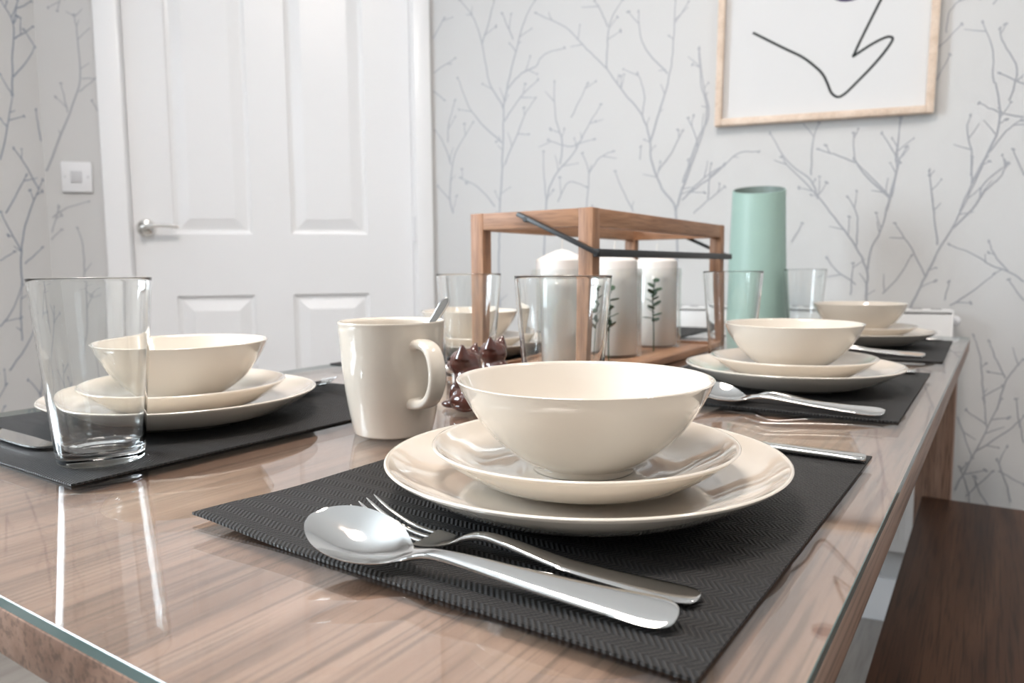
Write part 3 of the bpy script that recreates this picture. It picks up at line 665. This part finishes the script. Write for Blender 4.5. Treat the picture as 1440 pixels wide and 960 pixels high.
ZM = TT + 0.0003
ZT = ZM + 0.0016 + 0.0003         # top of a placemat
def spoon_at(x, y, rz, label, roll=0.0): return tag(obj('table_spoon', spoon_m, M['steel'], None, (x, y, ZT + 0.0026*bool(roll)), (radians(roll), 0, rz)), label, 'spoon', 'table spoons on the placemats')
def fork_at(x, y, rz, label): return tag(obj('table_fork', fork_m, M['steel'], None, (x, y, ZT), (0, 0, rz)), label, 'fork', 'forks on the placemats')
def knife_at(x, y, rz, label):
    t = thing('table_knife', label, 'knife', (x, y, ZT), rz, 'knives on the placemats')
    obj('handle', knife_h, M['steel'], t); obj('blade', knife_b, M['steel'], t)
    return t
def glass_at(x, y, z, label): return tag(obj('drinking_glass', glass_me, M['glass'], None, (x, y, z)), label, 'glass', 'tumblers beside the place settings')

def setting(side, px, py, mx, my, mrot, lifts, w, gl, glz, cut, mlabel):
    """side +1: diner on the bench side; w = words that single the setting out."""
    tag(obj('placemat', mat_me(MW, MD, lifts), M['weave'], None, (mx, my, ZM), (0, 0, mrot)), mlabel, 'placemat', 'black woven placemats')
    tag(obj('dinner_plate', dinner_me, M['cream'], None, (px, py, ZT)), 'large cream dinner plate, bottom of the stack ' + w, 'plate', 'cream dinner plates')
    tag(obj('side_plate', side_me, M['cream'], None, (px, py, ZT + 0.0098)), 'small cream side plate under the bowl ' + w, 'plate', 'cream side plates')
    tag(obj('bowl', bowl_me, M['cream'], None, (px, py, ZT + 0.0176)), 'cream bowl on top of the plates ' + w, 'bowl', 'cream bowls')
    if gl: glass_at(gl[0], gl[1], glz, gl[2])
    for kind, x, y, r in cut:
        rz = (pi if side > 0 else 0) + radians(r)
        if kind == 's': spoon_at(x, y, rz, 'polished steel spoon ' + w, -16 if side > 0 else 0)
        elif kind == 'f': fork_at(x, y, rz, 'polished steel fork ' + w)
        else: knife_at(x, y, rz, 'steel table knife ' + w)

ZG = TT + 0.0003
curl_main = [lambda u, v: 0.0035*sm((0.30-u)/0.30)*sm((0.22-v)/0.22)]
curl_far = [lambda u, v: 0.011*sm((v-0.955)/0.045)*(0.6+0.4*u)]
flat = [lambda u, v: 0.0]
setting(1, -0.2248, 0.4216, -0.2400, 0.4390, radians(-1.0), curl_main, 'nearest the camera',
        (-0.321, 0.563, 'clear tumbler directly behind the nearest bowl'), ZG,
        [('s', -0.1045, 0.2790, 6), ('f', -0.1045, 0.3050, 5), ('k', -0.0800, 0.6020, 0.5)], 'black woven placemat closest to the camera under spoon and fork')
setting(1, -0.2172, 0.9624, -0.2350, 0.9690, radians(0.1), flat, 'in the middle of the bench side',
        (-0.331, 1.085, 'clear tumbler beside the far end of the candle lantern'), ZG,
        [('s', -0.0900, 0.7930, 2), ('f', -0.0920, 0.8150, 3), ('k', -0.0930, 1.1380, 0.5)], 'black woven placemat in the middle of the bench side')
setting(1, -0.2246, 1.5300, -0.2320, 1.4900, radians(0.8), flat, 'closest to the radiator on the bench side',
        (-0.352, 1.660, 'clear tumbler right of the mint carafe'), ZG,
        [('s', -0.0980, 1.3420, 2), ('f', -0.1000, 1.3640, 3), ('k', -0.0930, 1.6600, 0.5)], 'black woven placemat closest to the radiator on the bench side')
setting(-1, -0.6927, 0.4344, -0.6940, 0.4390, radians(-0.6), curl_far, 'behind the large tumbler at left',
        (-0.588, 0.2951, 'large clear tumbler standing on the placemat corner at far left'), ZT,
        [('k', -0.8720, 0.2970, -3.0), ('s', -0.8600, 0.5840, 0.5), ('f', -0.8600, 0.6080, 1.0)], 'black woven placemat at left under the large tumbler')
setting(-1, -0.7560, 1.0050, -0.7320, 1.0000, radians(0.4), flat, 'behind the mug and left of the lantern',
        (-0.583, 0.774, 'clear tumbler behind the brown cat figurines'), ZG,
        [('k', -0.8650, 0.8450, 1.0), ('s', -0.8620, 1.1500, 0.5), ('f', -0.8600, 1.1720, 1.0)], 'black woven placemat behind the mug left of the lantern')
setting(-1, -0.7540, 1.5750, -0.7300, 1.5700, 0, flat, 'hidden behind the white candles',
        None, ZG,
        [('k', -0.8650, 1.4150, 0.5), ('s', -0.8620, 1.7200, 0.5), ('f', -0.8600, 1.7420, 0.0)], 'black woven placemat behind the white candles')

# ---- mug with a teaspoon
MUGX, MUGY = -0.466, 0.500
mug = thing('mug', 'cream tapered mug with a rounded handle beside the cat figurines', 'mug', (MUGX, MUGY, TT + 0.0003), radians(0))
HM = 0.1035
mp_ = [(0, 0.003), (0.030, 0.003), (0.0315, 0.0), (0.0345, 0.0)]
mp_ += [(q[0], q[1]) for q in smooth_prof([(0.0360, 0.0014), (0.0385, 0.012), (0.0425, 0.035), (0.0460, 0.066), (0.0484, HM-0.0022)], 6)]
mp_ += [(0.0488, HM-0.001), (0.0482, HM), (0.0468, HM-0.0003)]
mp_ += [(q[0], q[1]) for q in smooth_prof([(0.0452, HM-0.003), (0.0428, 0.066), (0.0390, 0.035), (0.0345, 0.012), (0.026, 0.0068)], 6)]
mp_ += [(0, 0.0062)]
obj('mug_body', mesh_of(lathe_bm(mp_, 96), 'mug_body', angle=60), M['mug'], mug)
# handle: swept band leaving the wall, pointing towards the viewer and a little to the right
dirc = Vector((0, 0, TT)) - Vector((MUGX, MUGY, TT)); ha = math.atan2(dirc.y, dirc.x) + radians(30)
hb = bmesh.new(); rings = []
path = smooth_prof([(0.040, 0.082), (0.0520, 0.0852), (0.0660, 0.0815), (0.0735, 0.0690), (0.0735, 0.0530), (0.0665, 0.0400), (0.0545, 0.0335), (0.0375, 0.0318)], 6)
for i, p in enumerate(path):
    a = path[max(i-1, 0)]; c = path[min(i+1, len(path)-1)]
    t = Vector((c[0]-a[0], c[1]-a[1])).normalized(); nrm = Vector((-t.y, t.x))
    e = abs(i/(len(path)-1) - 0.5)*2; wv = 0.0080 + 0.0035*e**4; tk = 0.0042 + 0.0020*e**4
    ring = []
    for k in range(16):
        an = 2*pi*k/16; cx_ = math.copysign(abs(cos(an))**0.7, cos(an))*tk; cy_ = math.copysign(abs(sin(an))**0.7, sin(an))*wv
        ring.append(hb.verts.new((p[0] + nrm.x*cx_, cy_, p[1] + nrm.y*cx_)))
    rings.append(ring)
for r0, r1 in zip(rings, rings[1:]):
    for k in range(16): hb.faces.new((r0[k], r0[(k+1) % 16], r1[(k+1) % 16], r1[k]))
hb.faces.new(rings[0]); hb.faces.new(rings[-1][::-1])
obj('mug_handle', mesh_of(hb, 'mug_handle', angle=70), M['mug'], mug, rot=(0, 0, ha))
ts = tag(obj('teaspoon', spoon_me(s=0.70, wf=0.6), M['steel']), 'small steel teaspoon standing in the cream mug', 'spoon')
# handle end up and to the right, bowl down inside the mug
ax = (Vector((MUGX, MUGY, TT + 0.010)) + Vector((-0.014, -0.012, 0))) - (Vector((MUGX, MUGY, TT + 0.1235)) + Vector((0.0390, 0.0345, 0)))
L_ = 0.226*0.62
ax.normalize()
zz = Vector((0.6, -0.75, 0.3)); zz = (zz - ax*zz.dot(ax)).normalized(); yy = zz.cross(ax)
mm = Matrix((ax, yy, zz)).transposed().to_4x4(); mm.translation = Vector((MUGX + 0.0390, MUGY + 0.0345, TT + 0.1235))
ts.matrix_world = mm

# ---- two brown cat figurines
def ellipsoid(bm, c, r, rot=None, seg=20):
    m = Matrix.Translation(c) @ (rot.to_4x4() if rot else Matrix.Identity(4)) @ Matrix.Diagonal((*r, 1))
    bmesh.ops.create_uvsphere(bm, u_segments=seg, v_segments=seg//2, radius=1.0, matrix=m)
def cone(bm, base, tip, r):
    d = Vector(tip) - Vector(base)
    m = Matrix.Translation((Vector(base) + Vector(tip))/2) @ d.to_track_quat('Z', 'Y').to_matrix().to_4x4()
    bmesh.ops.create_cone(bm, cap_ends=True, segments=14, radius1=r, radius2=0.0012, depth=d.length, matrix=m)
def cat(loc, rz, label, hz, sc=1.0):
    """faces local -x, sitting; one continuous glazed body"""
    t = thing('cat_figurine', label, 'figurine', loc, rz, 'brown ceramic cats'); t.scale = (sc, sc, sc)
    b = bmesh.new()
    ellipsoid(b, (0.010, 0, 0.016), (0.027, 0.023, 0.017))            # haunches
    ellipsoid(b, (0.001, 0, 0.029), (0.018, 0.018, 0.025), Matrix.Rotation(radians(-14), 3, 'Y'))
    ellipsoid(b, (-0.006, 0, hz-0.014), (0.013, 0.0135, 0.013))       # neck
    ellipsoid(b, (-0.007, 0, hz), (0.0180, 0.0170, 0.0158))           # head
    ellipsoid(b, (-0.022, 0, hz-0.004), (0.009, 0.0085, 0.0070))      # muzzle
    for s in (-1, 1):
        cone(b, (-0.003, s*0.0095, hz+0.007), (-0.001, s*0.0125, hz+0.0220), 0.0098)     # ears
        ellipsoid(b, (-0.014, s*0.009, 0.014), (0.0070, 0.0065, 0.015))                  # forelegs
        ellipsoid(b, (-0.022, s*0.009, 0.0045), (0.0105, 0.0068, 0.0045))                # paws
        ellipsoid(b, (0.004, s*0.018, 0.010), (0.018, 0.009, 0.0105))                    # thighs
    tl = smooth_prof([(0.032, 0.0, 0.006), (0.040, 0.014, 0.0055), (0.030, 0.028, 0.0055), (0.008, 0.031, 0.0055), (-0.012, 0.029, 0.005)], 5)
    tube_bm(tl, [0.0055]*(len(tl)-3) + [0.0048, 0.004, 0.0025], 10, b)
    bmesh.ops.translate(b, verts=b.verts[:], vec=(0, 0, 0.0))
    me = mesh_of(b, 'cat_body')
    o = obj('cat_body', me, M['brown_glaze'], t)
    rm = o.modifiers.new('remesh', 'REMESH'); rm.mode = 'VOXEL'; rm.voxel_size = 0.0013; rm.use_smooth_shade = True
    sm_ = o.modifiers.new('smooth', 'SMOOTH'); sm_.factor = 0.6; sm_.iterations = 5
    b = bmesh.new(); ellipsoid(b, (-0.0255, 0, hz-0.0065), (0.0075, 0.0086, 0.0060)); ellipsoid(b, (-0.0150, 0, hz-0.0215), (0.0066, 0.0090, 0.0125), Matrix.Rotation(radians(-14), 3, 'Y'))
    p = obj('chest_patch', mesh_of(b, 'chest_patch'), M['white_glaze'], t); p['label'] = 'white muzzle and chest'
    b = bmesh.new(); ellipsoid(b, (-0.0318, 0, hz-0.0015), (0.0022, 0.0026, 0.0018), seg=12)
    obj('nose', mesh_of(b, 'nose'), M['rubber'], t)
    for s in (-1, 1):
        b = bmesh.new(); ellipsoid(b, (-0.0215, s*0.0095, hz+0.0050), (0.0026, 0.0026, 0.0026), seg=12)
        obj('eye', mesh_of(b, 'eye'), M['rubber'], t)
cat((-0.471, 0.626, TT + 0.0003), radians(0), 'brown glazed cat figurine nearer the mug, its white muzzle facing left', 0.049)
cat((-0.480, 0.690, TT + 0.0003), radians(-4), 'brown glazed cat figurine behind the nearest bowl, right of the other cat', 0.058, 0.92)

# ---- wooden candle lantern
LX0, LX1, LY0, LY1, LH = -0.620, -0.430, 0.829, 1.352, 0.2255
lan = thing('candle_lantern', 'open wooden lantern frame with black swing handle holding three candles', 'lantern', ((LX0+LX1)/2, (LY0+LY1)/2, TT + 0.0003))
lx, ly, ps = (LX1-LX0)/2, (LY1-LY0)/2, 0.0205
pm = mesh_of(box_bm(-ps/2, ps/2, -ps/2, ps/2, 0, LH, 0.0008), 'post')
for sx in (-1, 1):
    for sy in (-1, 1): obj('post', pm, M['acacia_z'], lan, (sx*(lx-ps/2), sy*(ly-ps/2), 0))
lm = mesh_of(box_bm(-0.0095, 0.0095, -ly+ps, ly-ps, 0, 0.0225, 0.0008), 'long_rail')
lmb = mesh_of(box_bm(-0.0050, 0.0050, -ly+ps, ly-ps, 0, 0.0105, 0.0008), 'low_rail')
sm2 = mesh_of(box_bm(-lx+ps, lx-ps, -0.0095, 0.0095, 0, 0.0225, 0.0008), 'short_rail')
smb = mesh_of(box_bm(-lx+ps, lx-ps, -0.0050, 0.0050, 0, 0.0105, 0.0008), 'low_rail')
for s in (-1, 1):
    obj('top_rail', lm, M['acacia'], lan, (s*(lx-ps/2), 0, LH-0.0228)); obj('bottom_rail', lmb, M['acacia'], lan, (s*(lx-0.0055), 0, 0.0005))
    obj('top_rail', sm2, M['acacia_x'], lan, (0, s*(ly-ps/2), LH-0.0228)); obj('bottom_rail', smb, M['acacia_x'], lan, (0, s*(ly-0.0055), 0.0005))
obj('base_board', box_bm(-lx+0.0108, lx-0.0108, -ly+0.0108, ly-0.0108, 0.0005, 0.0070), M['acacia'], lan)
hx_ = 0.1035; hzz = LH - 0.0570; pz = LH - 0.0115
def bar(p, q, w, t):
    d = Vector(q) - Vector(p); b = box_bm(-w/2, w/2, -t/2, t/2, -w*0.4, d.length + w*0.4, 0.0008)
    bmesh.ops.transform(b, matrix=Matrix.Translation(p) @ d.to_track_quat('Z', 'Y').to_matrix().to_4x4(), verts=b.verts[:])
    return b
for s in (-1, 1):
    arm = obj('handle_arm', bar((-0.010, s*(ly+0.0035), pz + 0.006), (hx_, s*(ly+0.0035), hzz), 0.0095, 0.0055), M['black_metal'], lan)
    pv = bmesh.new(); lathe_bm([(0, -0.004), (0.004, -0.004), (0.004, 0.004), (0.003, 0.005), (0, 0.005)], 16, pv); bmesh.ops.rotate(pv, verts=pv.verts[:], cent=(0, 0, 0), matrix=Matrix.Rotation(-s*pi/2, 3, 'X'))
    obj('pivot_bolt', pv, M['black_metal'], arm, (0.0, s*(ly+0.0035), pz))
obj('handle_bar', box_bm(hx_-0.0045, hx_+0.0045, -ly-0.006, ly+0.006, hzz-0.0050, hzz+0.0050, 0.0008), M['black_metal'], lan)

# candles in glass cylinders, standing on the lantern base
ZC = TT + 0.0003 + 0.0073
cyl_me = mesh_of(lathe_bm([(0, 0), (0.0440, 0), (0.0450, 0.0012), (0.0450, 0.1405), (0.0444, 0.1412), (0.0436, 0.1405), (0.0436, 0.0040), (0.0425, 0.0030), (0, 0.0030)], 72), 'glass_cylinder', angle=50)
can_me = mesh_of(lathe_bm([(0, 0), (0.0362, 0), (0.0372, 0.001), (0.0372, 0.1490), (0.0365, 0.1512), (0.033, 0.1535), (0.022, 0.1590), (0.008, 0.1648), (0.002, 0.1660), (0, 0.1660)], 72), 'candle', angle=50)
wk_me = mesh_of(tube_bm(smooth_prof([(0, 0, 0.1640), (0.0003, 0, 0.172), (0.0012, 0.0004, 0.182)], 3), 0.0011, 8), 'wick')
CW = ['nearest the mug end of the lantern', 'in the middle of the lantern', 'at the radiator end of the lantern']
for i, Y in enumerate((0.918, 1.088, 1.262)):
    tag(obj('glass_cylinder', cyl_me, M['sheet_glass'], None, (-0.525, Y, ZC)), 'clear glass cylinder around the candle ' + CW[i], 'candle holder', 'glass candle cylinders')
    t = thing('pillar_candle', 'white pillar candle with a new wick ' + CW[i], 'candle', (-0.525, Y, ZC + 0.0032), 0, 'white pillar candles')
    obj('wax_body', can_me, M['wax'], t); obj('wick', wk_me, M['wick'], t)

# small green sprigs tucked between the glass cylinders
def sprig(x, y, hgt, seed, label):
    rnd = random.Random(seed)
    t = thing('leaf_sprig', label, 'sprig', (x, y, ZC + 0.0002), rnd.random()*6, 'green sprigs in the lantern')
    stem = smooth_prof([(0, 0, 0), (0.001, 0.001, hgt*0.35), (-0.001, 0.002, hgt*0.7), (0.001, 0.000, hgt)], 4)
    obj('stem', tube_bm(stem, 0.0011, 6), M['leaf'], t)
    lb = bmesh.new(); n = 8
    top_ = [lb.verts.new((0.0075*(1-cos(2*pi*k/n))*0.9, 0.0048*sin(2*pi*k/n), 0.0010*cos(2*pi*k/n)+0.0006)) for k in range(n)]
    bot_ = [lb.verts.new((v.co.x, v.co.y, v.co.z-0.0007)) for v in top_]
    lb.faces.new(top_); lb.faces.new(bot_[::-1])
    for k in range(n): lb.faces.new((top_[k], bot_[k], bot_[(k+1) % n], top_[(k+1) % n]))
    lme = mesh_of(lb, 'leaf')
    z = hgt*0.42; k = 0
    while z < hgt:
        s = 1.6 - 0.5*(z/hgt)
        o = obj('leaf', lme, M['leaf'], t, (0, 0.001, z), (rnd.uniform(-0.5, 0.5), -rnd.uniform(0.2, 0.8), k*2.4 + rnd.uniform(-0.3, 0.3)))
        o.scale = (s, s, s); z += 0.0052; k += 1
sprig(-0.492, 1.175, 0.118, 3, 'green leafy sprig between the middle and far candles, bench side')
sprig(-0.492, 1.003, 0.108, 5, 'green leafy sprig between the first and middle candles, bench side')

# ---- mint carafe with a slanting mouth
KX, KY = -0.462, 1.690
car = thing('carafe', 'tall mint green tapered carafe with a slanting mouth', 'carafe', (KX, KY, TT + 0.0003))
HC = 0.333; seg = 72; b = bmesh.new()
toc = math.atan2(-KY, -KX)                                # mouth tips towards the room
def rr(z): t = z/HC; return 0.0690 - 0.0125*t - 0.0015*sin(pi*t)
prof = [(0.0, 0.0), (0.064, 0.0), (0.0675, 0.002)] + [(rr(z), z) for z in [0.006 + (HC-0.006)*i/20 for i in range(21)]]
inn = [(rr(HC)-0.0016, HC+0.0006), (rr(HC)-0.0034, HC)] + [(rr(z)-0.0036, z) for z in (HC-0.01, HC-0.04, HC-0.10, HC-0.2, 0.03)] + [(0.0, 0.012)]
rings = []
for r_, z in prof + inn:
    if r_ < 1e-6: rings.append([b.verts.new((0, 0, z))]); continue
    ring = []
    for k in range(seg):
        a = 2*pi*k/seg; x, y = r_*cos(a), r_*sin(a)
        drop = 0.0085*max(0.0, (z - 0.20)/(HC-0.20))*(1 + cos(a - toc))*0.5 if z > 0.20 else 0
        ring.append(b.verts.new((x, y, z - drop*3.1)))
    rings.append(ring)
for p, q in zip(rings, rings[1:]):
    for k in range(seg):
        j = (k+1) % seg
        if len(p) == 1: b.faces.new((p[0], q[k], q[j]))
        elif len(q) == 1: b.faces.new((p[k], p[j], q[0]))
        else: b.faces.new((p[k], p[j], q[j], q[k]))
cme = mesh_of(b, 'carafe_body', angle=50)
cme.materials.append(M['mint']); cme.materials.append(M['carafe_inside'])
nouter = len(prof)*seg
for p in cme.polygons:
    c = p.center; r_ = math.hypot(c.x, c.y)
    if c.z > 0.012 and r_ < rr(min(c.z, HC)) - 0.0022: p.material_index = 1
obj('carafe_body', cme, None, car)
obj('carafe_foot', lathe_bm([(0, -0.0001), (0.060, -0.0001), (0.060, 0.0015), (0, 0.0015)], 48), M['rubber'], car)
